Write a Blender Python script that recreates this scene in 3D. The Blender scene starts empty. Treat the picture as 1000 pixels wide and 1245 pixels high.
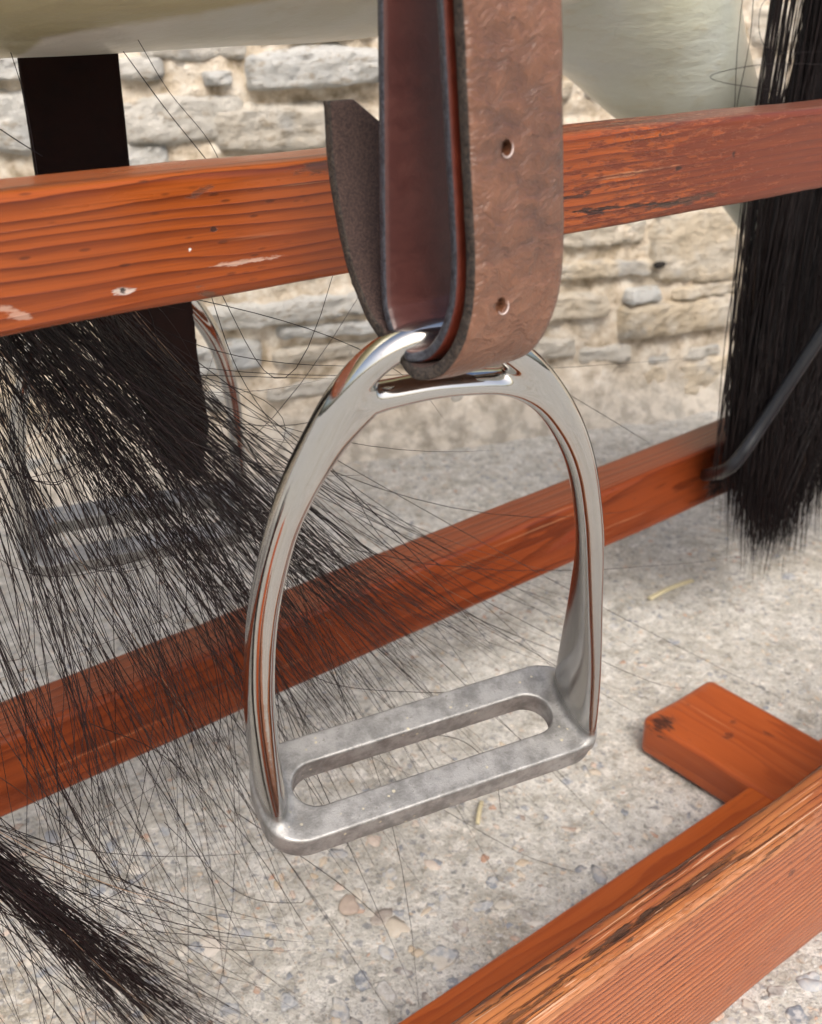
import bpy, bmesh, math, random
import numpy as np
from mathutils import Vector, Matrix, noise, geometry
random.seed(7); rng = np.random.default_rng(7)
S = bpy.context.scene
COL = S.collection

# ------------------------------------------------------------------ camera, world, sun, exposure
H0 = 0.67                              # camera height above the concrete
FPX, CX, CY = 1400.0, 500.0, 622.5
PITCH = math.atan((CY + 80) / FPX)
cam_d = bpy.data.cameras.new("camera"); cam = bpy.data.objects.new("camera", cam_d); COL.objects.link(cam)
cam.location = (0, 0, H0); cam.rotation_euler = (math.pi / 2 - PITCH, 0, 0)
cam_d.sensor_fit = 'HORIZONTAL'; cam_d.sensor_width = 36; cam_d.lens = 50.4
cam_d.clip_start = 0.01; cam_d.clip_end = 200
cam_d.dof.use_dof = True; cam_d.dof.focus_distance = 0.54; cam_d.dof.aperture_fstop = 20
S.camera = cam

SUN_EL, SUN_AZ = math.radians(48), math.radians(168)   # direction towards the sun, clockwise from +Y
w = bpy.data.worlds.new("World"); S.world = w; w.use_nodes = True
wn = w.node_tree
sky = wn.nodes.new('ShaderNodeTexSky'); sky.sky_type = 'NISHITA'; sky.sun_disc = False
sky.sun_elevation = SUN_EL; sky.sun_rotation = SUN_AZ
sky.air_density = 1.0; sky.dust_density = 5.0; sky.ozone_density = 0.4
bg = wn.nodes['Background']; wn.links.new(sky.outputs[0], bg.inputs[0]); bg.inputs[1].default_value = 0.15
sd = bpy.data.lights.new("sun", 'SUN'); sun = bpy.data.objects.new("sun", sd); COL.objects.link(sun)
sd.energy = 1.5; sd.angle = math.radians(22); sd.color = (1, 0.965, 0.92)
dirv = Vector((math.sin(SUN_AZ) * math.cos(SUN_EL), math.cos(SUN_AZ) * math.cos(SUN_EL), math.sin(SUN_EL)))
sun.rotation_euler = dirv.to_track_quat('Z', 'Y').to_euler(); sun.location = dirv * 5
S.cycles.use_adaptive_sampling = True; S.cycles.adaptive_threshold = 0.03; S.cycles.max_bounces = 5; S.cycles.diffuse_bounces = 3; S.cycles.glossy_bounces = 3; S.cycles.transmission_bounces = 0
S.view_settings.view_transform = 'Standard'; S.view_settings.look = 'None'
S.view_settings.exposure = 0.45; S.view_settings.gamma = 1.0

# ------------------------------------------------------------------ survey helpers
def ray(u, v):
    x = (u - CX) / FPX; y = -(v - CY) / FPX
    return np.array([x, y * math.sin(PITCH) + math.cos(PITCH), y * math.cos(PITCH) - math.sin(PITCH)])
RD = ray(2450, -80); RD[2] = 0; RD /= np.linalg.norm(RD)        # along the rails
ND = np.array([-RD[1], RD[0], 0])                                # across, away from the camera
C0 = np.array([0, 0, H0])
def at(u, v, p):                       # the point seen at u, v that lies p metres across from the camera
    r = ray(u, v); return C0 + r * (p / (r @ ND))
def atz(u, v, z):
    r = ray(u, v); return C0 + r * ((z - H0) / r[2])
def dirvp(u, v):
    r = ray(u, v); return r / np.linalg.norm(r)
def N3(x, y, z, s=1.0, o=0.0): return noise.noise(Vector((x * s + o, y * s + o * 1.7, z * s - o)))

# ------------------------------------------------------------------ object helpers
def tag(o, label=None, cat=None, group=None, kind=None):
    if label: o['label'] = label
    if cat: o['category'] = cat
    if group: o['group'] = group
    if kind: o['kind'] = kind
    return o
def empty(name, loc=(0, 0, 0)):
    o = bpy.data.objects.new(name, None); COL.objects.link(o); o.location = loc; o.empty_display_size = .02
    return o
def link(name, me, mats, parent=None, smooth=True, loc=None, world=True):
    if not isinstance(mats, (list, tuple)): mats = [mats]
    for m in mats: me.materials.append(m)
    if smooth: me.polygons.foreach_set('use_smooth', [True] * len(me.polygons))
    o = bpy.data.objects.new(name, me); COL.objects.link(o)
    if loc is not None: o.location = loc
    if parent is not None:
        o.parent = parent
        if world and loc is None: o.location = -Vector(parent.location)
        elif world: o.location = Vector(loc) - Vector(parent.location)
    return o
def mesh(name, V, F):
    me = bpy.data.meshes.new(name); me.from_pydata([tuple(map(float, v)) for v in V], [], [tuple(map(int, f)) for f in F]); me.update()
    return me
def mesh_np(name, V, Q):
    """quads or tris given as a numpy array, fast"""
    me = bpy.data.meshes.new(name); k = Q.shape[1]
    me.vertices.add(len(V)); me.vertices.foreach_set('co', np.ascontiguousarray(V, dtype=np.float32).ravel())
    me.loops.add(Q.size); me.loops.foreach_set('vertex_index', Q.astype(np.int32).ravel())
    me.polygons.add(len(Q)); me.polygons.foreach_set('loop_start', (np.arange(len(Q)) * k).astype(np.int32))
    me.polygons.foreach_set('loop_total', np.full(len(Q), k, dtype=np.int32))
    me.update(calc_edges=True); return me

# ------------------------------------------------------------------ node helper
class NT:
    def __init__(s, name):
        s.m = bpy.data.materials.new(name); s.m.use_nodes = True; s.t = s.m.node_tree
        s.b = s.t.nodes['Principled BSDF']; s.oc = None
    def n(s, kind, **kw):
        o = s.t.nodes.new('ShaderNode' + kind)
        for k, v in kw.items(): setattr(o, k, v)
        return o
    def put(s, sock, v):
        if v is None: return
        if isinstance(v, bpy.types.NodeSocket): s.t.links.new(v, sock)
        elif isinstance(v, (tuple, list)) and len(v) == 3 and sock.type == 'RGBA': sock.default_value = (*v, 1)
        else: sock.default_value = v
    def set(s, **kw):
        for k, v in kw.items(): s.put(s.b.inputs[k.replace('_', ' ')], v)
    def obj(s):
        if not s.oc: s.oc = s.n('TexCoord').outputs['Object']
        return s.oc
    def mapv(s, v, sc=(1, 1, 1), loc=(0, 0, 0), rot=(0, 0, 0)):
        o = s.n('Mapping'); s.put(o.inputs[0], v); o.inputs['Scale'].default_value = sc
        o.inputs['Location'].default_value = loc; o.inputs['Rotation'].default_value = rot; return o.outputs[0]
    def noise(s, v, scale, detail=3, rough=.5, dist=0, color=False):
        o = s.n('TexNoise'); s.put(o.inputs['Vector'], v); o.inputs['Scale'].default_value = scale
        o.inputs['Detail'].default_value = detail; o.inputs['Roughness'].default_value = rough
        o.inputs['Distortion'].default_value = dist
        return o.outputs['Color'] if color else o.outputs['Fac']
    def vor(s, v, scale, feat='F1', out='Distance', rand=1):
        o = s.n('TexVoronoi', feature=feat); s.put(o.inputs['Vector'], v); o.inputs['Scale'].default_value = scale
        o.inputs['Randomness'].default_value = rand; return o.outputs[out]
    def ramp(s, f, stops, interp='LINEAR'):
        o = s.n('ValToRGB'); s.put(o.inputs[0], f); cr = o.color_ramp; cr.interpolation = interp
        while len(cr.elements) < len(stops): cr.elements.new(.5)
        for e, (p, c) in zip(cr.elements, stops):
            e.position = p; e.color = (*c, 1) if isinstance(c, (tuple, list)) else (c, c, c, 1)
        return o.outputs[0]
    def math(s, op, a, b=None, c=None, clamp=False):
        o = s.n('Math', operation=op, use_clamp=clamp)
        for i, v in enumerate((a, b, c)):
            if v is not None: s.put(o.inputs[i], v)
        return o.outputs[0]
    def vm(s, op, a, b=None):
        o = s.n('VectorMath', operation=op); s.put(o.inputs[0], a)
        if b is not None: s.put(o.inputs[1], b)
        return o.outputs['Value'] if op in ('LENGTH', 'DOT_PRODUCT', 'DISTANCE') else o.outputs[0]
    def mix(s, f, a, b, mode='MIX'):
        o = s.n('Mix', data_type='RGBA', blend_type=mode); s.put(o.inputs[0], f)
        s.put(o.inputs[6], a); s.put(o.inputs[7], b); return o.outputs[2]
    def sep(s, v):
        o = s.n('SeparateXYZ'); s.put(o.inputs[0], v); return o.outputs
    def comb(s, x, y, z):
        o = s.n('CombineXYZ')
        for i, v in enumerate((x, y, z)): s.put(o.inputs[i], v)
        return o.outputs[0]
    def rng(s, f, a, b, c=0, d=1):
        o = s.n('MapRange', interpolation_type='SMOOTHSTEP'); s.put(o.inputs[0], f)
        for i, v in enumerate((a, b, c, d)): o.inputs[i + 1].default_value = v
        return o.outputs[0]
    def bump(s, h, strength=.5, dist=.001, prev=None):
        o = s.n('Bump'); s.put(o.inputs['Height'], h); s.put(o.inputs['Strength'], strength)
        o.inputs['Distance'].default_value = dist; s.put(o.inputs['Normal'], prev); return o.outputs[0]

# ------------------------------------------------------------------ materials
def wood(name, base, dark, light, top=0, rings=260, lean=(0.3, 1.0), rough=.28, coat=.5, fine=.35, groove=.0003, seed=0.0,
         warp=1.0, marks=(), flecks=.5, worn=0.0, contrast=1.0):
    m = NT(name); o = m.obj(); ol = m.mapv(o, loc=(seed, seed * .37, seed * .61))
    x, y, z = m.sep(ol)
    wv = m.noise(m.mapv(ol, (3.2, 30, 30)), 1, 2, .5)
    wv2 = m.noise(m.mapv(ol, (14, 60, 60)), 1, 3, .5)
    r = m.math('MULTIPLY_ADD', y, rings * lean[0], m.math('MULTIPLY', z, rings * lean[1]))
    r = m.math('ADD', r, m.math('MULTIPLY', wv, 5.5 * warp)); r = m.math('ADD', r, m.math('MULTIPLY', wv2, .8 * warp))
    fr = m.math('FRACT', r)
    late = m.ramp(fr, [(0, 0), (.45, .15), (.82, .8), (.93, 1), (1, 0)])
    fib = m.noise(m.mapv(ol, (10, 900, 900)), 1, 4, .65)
    blot = m.noise(m.mapv(ol, (6, 22, 22)), 1, 4, .6)
    c = m.mix(m.math('MULTIPLY', late, .75 * contrast, clamp=True), light, dark)
    c = m.mix(m.rng(blot, .35, .7), c, m.mix(.65, c, base))
    c = m.mix(m.math('MULTIPLY', m.rng(fib, .42, .72), fine), c, dark)
    h = m.math('MULTIPLY_ADD', late, .6, m.math('MULTIPLY', fib, .5))
    # small dark flecks and pores drawn out along the grain
    fl = m.vor(m.mapv(ol, (70, 260, 260)), 1)
    gate = m.rng(m.noise(m.mapv(ol, (9, 40, 40), loc=(3, 1, 2)), 1, 2), .5, .62)
    fm = m.math('MULTIPLY', m.math('MULTIPLY', m.rng(fl, .22, .10), gate), flecks)
    c = m.mix(fm, c, (.02, .008, .006))
    # pale rubbed scratches along the grain
    sc = m.noise(m.mapv(ol, (7, 420, 420), loc=(9, 2, 5)), 1, 3, .6)
    sg = m.rng(m.noise(m.mapv(ol, (5, 35, 35), loc=(1, 7, 3)), 1, 2), .52, .68)
    sm = m.math('MULTIPLY', m.math('MULTIPLY', m.rng(sc, .6, .72), sg), .35 + worn)
    c = m.mix(sm, c, (.62, .36, .2))
    h = m.math('SUBTRACT', h, m.math('MULTIPLY', fm, .8))
    if top:                                        # foot-worn upper face: brown, with open cracks and pale rubbed lines
        tm = m.rng(m.math('MULTIPLY_ADD', blot, .004, m.sep(o)[2]), -.007, .000)
        st1 = m.noise(m.mapv(ol, (6, 210, 210), loc=(4, 4, 1)), 1, 4, .6); st2 = m.noise(m.mapv(ol, (5, 520, 520), loc=(2, 8, 3)), 1, 3, .55)
        tc = m.mix(m.rng(blot, .4, .6), (.24, .065, .02), (.40, .15, .045))
        tc = m.mix(m.math('MULTIPLY', late, .5), tc, (.10, .02, .008))
        dk = m.rng(st1, .585, .63); tc = m.mix(m.math('MULTIPLY', dk, .85), tc, (.03, .014, .008))
        pl = m.rng(st2, .62, .67); tc = m.mix(m.math('MULTIPLY', pl, .8), tc, (.62, .40, .26))
        c = m.mix(m.math('MULTIPLY', tm, .85), c, tc); h = m.math('SUBTRACT', h, m.math('MULTIPLY', m.math('MULTIPLY', dk, tm), 1.2))
    rgh = m.math('MULTIPLY_ADD', sm, .3, m.math('MULTIPLY_ADD', blot, .12, rough - .05))
    wob = m.noise(m.mapv(ol, (90, 420, 420)), 1, 5, .7)
    for (mx, my, mz, rx, ry, rz, tilt, colr, amt) in marks:       # dents, cracks, gouges and painted shade that sit where they sit
        d = m.mapv(m.vm('SUBTRACT', o, (mx, my, mz)), (1, 1, 1), rot=(0, tilt, 0))
        dd = m.vm('LENGTH', m.vm('MULTIPLY', d, (1 / rx, 1 / ry, 1 / rz)))
        dd = m.math('ADD', dd, m.math('MULTIPLY', m.math('SUBTRACT', wob, .5), 4.2))
        mk = m.math('MULTIPLY', m.math('MULTIPLY', m.rng(dd, 1.15, .55), amt), m.math('MULTIPLY_ADD', fib, .9, .45), clamp=True)
        c = m.mix(mk, c, colr); h = m.math('SUBTRACT', h, m.math('MULTIPLY', mk, .9)); rgh = m.math('MULTIPLY_ADD', mk, .25, rgh)
    nb = m.bump(h, 1.0, groove)
    nb = m.bump(m.noise(m.mapv(ol, (20, 60, 60)), 1, 2), .5, .0006, nb)
    m.set(Base_Color=c, Roughness=rgh, Normal=nb, Specular_IOR_Level=.25, Coat_Weight=coat * .6, Coat_Roughness=.11, Coat_Normal=nb)
    return m.m
OR_B, OR_D, OR_L = (.22, .044, .009), (.055, .009, .003), (.34, .078, .013)
BLK = (.015, .010, .009)

def steel():
    m = NT('polished_steel'); o = m.obj()
    n1 = m.noise(m.mapv(o, (1, 1, 1)), 60, 4, .6); z = m.sep(o)[2]
    # satin, pitted tread below; polished bow above
    low = m.rng(z, -.17, -.245)
    right = m.rng(m.sep(o)[0], .03, .07)
    mat = m.math('MAXIMUM', low, m.math('MULTIPLY', right, m.rng(z, -.02, -.20)))
    tread = m.rng(z, -.246, -.2505)
    smz = m.noise(o, 75, 6, .68)
    lowr = m.rng(z, -.238, -.252); rough = m.math('ADD', m.math('ADD', m.math('MULTIPLY', lowr, .16), m.math('MULTIPLY_ADD', mat, .12, .085)), m.math('MULTIPLY', m.math('MULTIPLY', tread, n1), .42))
    c = m.mix(m.math('MULTIPLY', tread, m.rng(smz, .36, .66)), (.56, .555, .535), (.15, .147, .13))
    c = m.mix(m.math('MULTIPLY', mat, .55), c, (.32, .32, .32))  # darker reflections on the right arm and low steel, painted into the base colour
    pitn = m.noise(o, 420, 3, .6); spots = m.math('MULTIPLY', m.rng(m.math('MULTIPLY_ADD', pitn, .35, m.vor(o, 190)), .36, .26), m.math('MULTIPLY', tread, m.rng(m.noise(o, 60, 1), .5, .6)))
    c = m.mix(spots, c, (.50, .46, .35))
    pit = m.rng(m.noise(o, 420, 3, .6), .62, .72)
    c = m.mix(m.math('MULTIPLY', pit, m.math('MULTIPLY_ADD', tread, .4, .12)), c, (.2, .19, .17))
    b = m.bump(m.noise(m.mapv(o, (1, 1, 1)), 900, 3, .6), m.math('MULTIPLY_ADD', tread, .5, .02), .0004)
    b = m.bump(m.noise(o, 22, 2, .5), .12, .003, b)
    m.set(Base_Color=c, Metallic=m.math('SUBTRACT', 1, m.math('MULTIPLY', m.math('MAXIMUM', spots, m.math('MULTIPLY', tread, .35)), .8)), Roughness=rough, Normal=b)
    return m.m

def leather(name, cols, wrinkle, rough=.42, scale=1.0, coat=0.0, spec=.6):
    m = NT(name); o = m.obj()
    warpv = m.vm('ADD', o, m.vm('MULTIPLY', m.vm('SUBTRACT', m.noise(o, 90, 2, color=True), (.5, .5, .5)), (.012, .012, .012)))
    big = m.noise(m.mapv(warpv, (.8, .8, 1.5), rot=(0, .35, .2)), 95 * scale, 5, .6, .25)
    cell = m.vor(m.mapv(warpv, (1, 1, 1.4)), 420 * scale)
    fine = m.noise(o, 1500, 3, .6)
    blot = m.noise(o, 28, 4, .6)
    c = m.ramp(m.math('MULTIPLY_ADD', blot, .55, m.math('MULTIPLY', big, .45)), [(.30, cols[0]), (.5, cols[1]), (.70, cols[2])])
    c = m.mix(m.math('MULTIPLY', m.rng(m.noise(warpv, 170, 4, .6), .54, .68), .22), c, cols[0])
    c = m.mix(m.math('MULTIPLY', m.rng(fine, .55, .75), .35), c, cols[0])
    b = m.bump(big, wrinkle, .0022); b = m.bump(cell, wrinkle * .35, .0006, b); b = m.bump(fine, .35, .0002, b)
    m.set(Base_Color=c, Roughness=m.math('MULTIPLY_ADD', big, .25, rough - .12), Normal=b, Specular_IOR_Level=spec, Coat_Weight=coat, Coat_Roughness=.38, Coat_Normal=b)
    return m.m
def rough_dark(name, c1, c2, sc=900, strength=.8, rough=.8):
    m = NT(name); o = m.obj(); f = m.noise(o, sc, 4, .7)
    m.set(Base_Color=m.ramp(f, [(.38, c1), (.62, c2)]), Roughness=rough, Normal=m.bump(f, strength, .0008)); return m.m

def hair_mat(name, c1, c2, rough=.36, spec=.5, c3=(.34, .22, .14)):
    m = NT(name); g = m.n('NewGeometry'); f = g.outputs['Random Per Island']
    m.set(Base_Color=m.ramp(f, [(0, c1), (.9, c2), (.985, c2), (1.0, c3)]), Roughness=rough, Specular_IOR_Level=spec); return m.m

def paint():
    m = NT('cream_paint'); o = m.obj()
    a = m.noise(o, 9, 4, .6); b_ = m.noise(m.mapv(o, (1, 1, 3)), 40, 4, .6); v = m.noise(o, 500, 2)
    c = m.ramp(a, [(.35, (.46, .47, .35)), (.52, (.52, .55, .46)), (.7, (.55, .59, .54))])
    c = m.mix(m.math('MULTIPLY', m.rng(b_, .55, .75), .35), c, (.42, .36, .20))
    cr = m.math('MULTIPLY', m.rng(m.vor(m.mapv(m.vm('ADD', o, m.vm('MULTIPLY', m.noise(o, 25, 3, color=True), (.05, .05, .05))), (1, 1, 1)), 11, 'DISTANCE_TO_EDGE'), .012, .002), m.rng(m.noise(o, 6, 2), .55, .65))
    c = m.mix(m.math('MULTIPLY', cr, .5), c, (.2, .15, .08))
    s_ = m.vm('DOT_PRODUCT', o, tuple(float(q) for q in RD)); z_ = m.sep(o)[2]      # darker olive side and ground-lit pale strip below, both painted into the colour
    hp = np.zeros(3); a0 = at(125, 34, .44) - hp; a1 = at(300, 0, .44) - hp
    sl = float((a1[2] - a0[2]) / ((a1 - a0) @ RD)); wob = m.math('MULTIPLY', m.math('SUBTRACT', b_, .5), .004)
    line = m.math('MULTIPLY_ADD', m.math('SUBTRACT', s_, float(a0 @ RD)), sl, float(a0[2]) - .008)
    up_ = m.rng(m.math('ADD', m.math('SUBTRACT', z_, line), wob), -.001, .003)
    lft = m.rng(m.math('ADD', m.math('SUBTRACT', s_, float(a0 @ RD)), wob), .004, -.002)  # left of the strip: strap shadow painted in the same olive
    ol_ = m.math('MULTIPLY', m.math('MAXIMUM', up_, lft), m.rng(s_, float(a0 @ RD) + .34, float(a0 @ RD) + .22))
    low_ = m.rng(s_, .30, .20); c = m.mix(m.math('MULTIPLY', low_, .75), c, (.84, .81, .72)); c = m.mix(m.math('MULTIPLY', ol_, .9), c, (.40, .37, .19))
    b = m.bump(b_, .35, .004); b = m.bump(v, .1, .0003, b)
    m.set(Base_Color=c, Roughness=.3, Normal=b, Coat_Weight=.3, Coat_Roughness=.15); return m.m

def stone_mat():
    m = NT('pale_limestone'); o = m.obj(); oi = m.n('ObjectInfo'); rnd = oi.outputs['Random']
    at_ = m.n('Attribute', attribute_name='tint', attribute_type='OBJECT').outputs['Fac']
    ov = m.vm('ADD', o, m.comb(m.math('MULTIPLY', rnd, 37), m.math('MULTIPLY', rnd, 17), 0))
    base = m.ramp(at_, [(0, (.64, .65, .63)), (.35, (.70, .67, .60)), (.65, (.70, .61, .47)), (1, (.63, .53, .38))])
    a = m.noise(ov, 22, 5, .62); b_ = m.noise(m.mapv(ov, (1, 1, 2.2)), 60, 5, .65); f = m.noise(ov, 320, 4, .6)
    c = m.mix(m.rng(a, .42, .66), base, m.mix(.5, base, (.72, .70, .64)))
    c = m.mix(m.math('MULTIPLY', m.rng(b_, .53, .66), .6), c, (.36, .28, .18))
    c = m.mix(m.math('MULTIPLY', m.rng(f, .58, .75), .5), c, (.30, .27, .22))
    c = m.mix(m.math('MULTIPLY', m.rng(m.noise(ov, 13, 3), .58, .7), .5), c, (.52, .55, .57))
    hb = m.bump(m.noise(m.mapv(ov, (1, 1, 2.6)), 34, 6, .7, .8), 1, .010); hb = m.bump(b_, 1, .008, hb); hb = m.bump(f, .8, .002, hb)
    m.set(Base_Color=c, Roughness=.85, Normal=hb, Specular_IOR_Level=.25); return m.m
def mortar_mat():
    m = NT('lime_mortar'); o = m.obj(); x, y, z = m.sep(o)
    a = m.noise(o, 30, 5, .65); b_ = m.noise(o, 140, 4, .65); f = m.noise(o, 600, 3, .6)
    c = m.ramp(a, [(.34, (.32, .26, .18)), (.48, (.60, .52, .41)), (.64, (.76, .71, .62))])
    c = m.mix(m.math('MULTIPLY', m.rng(b_, .55, .68), .5), c, (.40, .30, .20))
    c = m.mix(m.math('MULTIPLY', m.rng(m.vor(o, 160), .3, .1), .35), c, (.42, .38, .34))
    low = m.math('MULTIPLY', m.rng(m.math('ADD', z, m.math('MULTIPLY', a, .08)), .17, .05), .8)
    c = m.mix(low, c, m.mix(m.rng(m.noise(o, 38, 5, .6), .4, .6), (.34, .32, .28), (.60, .56, .49)))
    hb = m.bump(a, .7, .012); hb = m.bump(b_, .8, .004, hb); hb = m.bump(f, .5, .001, hb)
    m.set(Base_Color=c, Roughness=.95, Normal=hb, Specular_IOR_Level=.15); return m.m
def concrete_mat():
    m = NT('weathered_concrete'); o = m.obj()
    a = m.noise(o, 4.5, 5, .6); b_ = m.noise(o, 24, 5, .62); cc = m.noise(o, 62, 5, .62); f = m.noise(o, 520, 3, .65)
    c = m.ramp(b_, [(.3, (.39, .38, .34)), (.48, (.54, .53, .485)), (.68, (.66, .655, .62))])
    c = m.mix(m.math('MULTIPLY', m.rng(a, .5, .7), .5), c, (.38, .32, .23))
    c = m.mix(m.math('MULTIPLY', m.rng(cc, .53, .66), .6), c, (.27, .25, .21))
    c = m.mix(m.math('MULTIPLY', m.rng(cc, .46, .36), .8), c, (.76, .74, .69))
    wv = m.vm('ADD', o, m.vm('MULTIPLY', m.vm('SUBTRACT', m.noise(o, 150, 2, color=True), (.5, .5, .5)), (.012, .012, .012)))
    for sc_, thr, seedv in ((120, .30, 0), (230, .34, 3.3), (420, .36, 7.1)):      # bits of aggregate too fine to pick apart
        vv = m.mapv(wv, (1, 1, .001), loc=(seedv, seedv, 0))
        vo = m.n('TexVoronoi'); m.put(vo.inputs['Vector'], vv); vo.inputs['Scale'].default_value = sc_
        rc = m.sep(vo.outputs['Color'])
        pc = m.ramp(rc[0], [(0, (.17, .18, .19)), (.3, (.30, .31, .33)), (.5, (.52, .50, .46)), (.65, (.55, .40, .27)), (.8, (.66, .65, .62)), (1, (.22, .21, .19))])
        g_ = m.math('MULTIPLY', m.rng(vo.outputs['Distance'], thr + .08, thr - .05), m.rng(rc[1], .42, .5))
        c = m.mix(m.math('MULTIPLY', g_, .55 if sc_ > 200 else .8), c, pc)
    g1 = m.noise(o, 230, 4, .7); c = m.mix(m.math('MULTIPLY', m.rng(g1, .54, .66), .6), c, (.20, .19, .165)); c = m.mix(m.math('MULTIPLY', m.rng(g1, .44, .34), .55), c, (.78, .76, .71))
    c = m.mix(m.math('MULTIPLY', m.rng(f, .58, .68), .55), c, (.16, .15, .13))
    hb = m.bump(b_, .6, .005); hb = m.bump(cc, 1, .0035, hb); hb = m.bump(g1, 1, .0018, hb); hb = m.bump(f, .8, .0008, hb)
    m.set(Base_Color=c, Roughness=.9, Normal=hb, Specular_IOR_Level=.2); return m.m
def pebble_mat():
    m = NT('aggregate_pebbles'); o = m.obj(); g = m.n('NewGeometry'); f = g.outputs['Random Per Island']
    c = m.ramp(f, [(0, (.20, .21, .23)), (.22, (.30, .32, .35)), (.36, (.42, .43, .44)), (.5, (.58, .55, .49)), (.62, (.52, .42, .30)),
                   (.74, (.68, .66, .61)), (.86, (.44, .27, .19)), (.93, (.30, .29, .27)), (1, (.60, .60, .58))])
    n1 = m.noise(o, 300, 4, .65); n2 = m.noise(o, 90, 4, .65)
    c = m.mix(m.math('MULTIPLY', m.rng(n2, .48, .66), .7), c, (.56, .52, .45)); c = m.mix(m.math('MULTIPLY', m.rng(n1, .5, .7), .35), c, (.62, .59, .52))
    m.set(Base_Color=c, Roughness=.8, Normal=m.bump(n1, .5, .001), Specular_IOR_Level=.3); return m.m
def plain(name, c, rough=.5, metal=0, n=200, amt=.3, bs=.3, bd=.0005, **kw):
    m = NT(name); o = m.obj(); f = m.noise(o, n, 4, .6)
    m.set(Base_Color=m.mix(m.math('MULTIPLY', m.rng(f, .35, .7), amt), c, tuple(x * .5 for x in c)), Roughness=rough, Metallic=metal, Normal=m.bump(f, bs, bd), **kw); return m.m

M_STEEL = steel()
M_LFRONT = leather('brown_grain_leather', [(.055, .020, .010), (.15, .058, .026), (.25, .112, .060)], .85, .42, 1.35, .75)
M_LIN = leather('smooth_brown_leather', [(.038, .012, .011), (.062, .019, .016), (.085, .028, .022)], .10, .42, 1.6)
M_LRED = leather('reddish_leather', [(.06, .011, .006), (.10, .018, .009), (.14, .026, .012)], .12, .35, 1.6)
M_EDGE = rough_dark('dyed_leather_edge', (.008, .009, .014), (.05, .055, .07), 700, .6, .45)
M_EDGER = rough_dark('frayed_leather_edge', (.006, .005, .006), (.06, .045, .034), 800, 1.0, .75)
M_SUEDE = rough_dark('suede_leather_back', (.022, .011, .009), (.07, .040, .032), 1100, .9, .8)
M_DARKL = leather('dark_leather', [(.006, .003, .003), (.012, .005, .004), (.016, .006, .005)], .3, .8, 1.0, 0.0, .12)
M_HAIR = hair_mat('loose_horsehair', (.005, .003, .004), (.022, .013, .014), .4, .35)
M_HAIR2 = hair_mat('black_horsehair', (.003, .003, .004), (.014, .009, .009), .5, .25, (.03, .018, .012))
M_PAINT = paint(); M_STONE = stone_mat(); M_MORTAR = mortar_mat(); M_CONC = concrete_mat(); M_PEB = pebble_mat()
M_IRON = plain('black_painted_iron', (.012, .014, .018), .38, 0, 120, .4, .4, .0008)
M_STRAW = plain('dry_straw', (.62, .56, .36), .6)
M_CHIP = plain('reddish_stone_chip', (.46, .38, .32), .85, n=120)
M_GAP_SHADE = plain('painted_gap_shade', (.02, .017, .014), .95)
M_RIM = plain('pale_leather_rim', (.55, .45, .42), .5)

# ------------------------------------------------------------------ ground
def build_ground():
    xs = np.concatenate([[-40, -12, -4, -2], np.linspace(-1.1, 2.2, 190), [3.5, 6, 14, 40]])
    ys = np.concatenate([[-40, -12, -4, -1], np.linspace(0.0, 2.2, 150), [3.5, 6, 14, 40]])
    X, Y = np.meshgrid(xs, ys); Z = np.zeros_like(X)
    for j in range(X.shape[0]):
        for i in range(X.shape[1]):
            if abs(X[j, i]) < 3 and -.5 < Y[j, i] < 3:
                Z[j, i] = .0035 * N3(X[j, i], Y[j, i], 0, 9) + .002 * N3(X[j, i], Y[j, i], 0, 40) - .002
    V = np.stack([X, Y, Z], -1).reshape(-1, 3); nx = len(xs); ny = len(ys)
    idx = np.arange(nx * ny).reshape(ny, nx)
    Q = np.stack([idx[:-1, :-1], idx[:-1, 1:], idx[1:, 1:], idx[1:, :-1]], -1).reshape(-1, 4)
    g = link('ground', mesh_np('ground', V, Q), M_CONC); tag(g, kind='structure')
    # aggregate showing in the worn surface
    bm = bmesh.new(); bmesh.ops.create_icosphere(bm, subdivisions=1 + 1, radius=1)
    bv = np.array([v.co[:] for v in bm.verts]); bf = np.array([[v.index for v in f.verts] for f in bm.faces]); bm.free()
    Vs, Fs, off = [], [], 0
    for k in range(9500):
        t = random.random()
        x = random.uniform(-.75, 1.5); y = random.uniform(.22, 1.55)
        near = max(0.0, 1 - (y - .35) / .55)
        s = random.uniform(.0011, .0034) * (1 + (1.3 * near * random.random() ** 2))
        if random.random() < .10 and near > .25: s = random.uniform(.005, .0095)
        sc = np.array([s * random.uniform(.8, 1.5), s * random.uniform(.7, 1.1), s * random.uniform(.25, .4)])
        a = random.uniform(0, math.pi); ph = random.uniform(0, 99)
        v = bv * (1 + .38 * np.sin(bv @ np.array([2.3, 3.1, 1.7]) + ph)[:, None] * .6 + .14 * np.sin(bv @ np.array([-4.1, 5.7, 3.3]) + ph * 2)[:, None])
        v = v * sc; c, s_ = math.cos(a), math.sin(a)
        v = np.stack([v[:, 0] * c - v[:, 1] * s_, v[:, 0] * s_ + v[:, 1] * c, v[:, 2]], -1)
        zz = .0035 * N3(x, y, 0, 9) + .002 * N3(x, y, 0, 40) - .002
        v += np.array([x, y, zz - sc[2] * random.uniform(.05, .7)])
        Vs.append(v); Fs.append(bf + off); off += len(bv)
    o = link('pebbles', mesh_np('pebbles', np.concatenate(Vs), np.concatenate(Fs)), M_PEB)
    tag(o, 'small grey, blue and tan pebbles set in the worn concrete ground', 'pebbles', kind='stuff')
build_ground()
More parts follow.
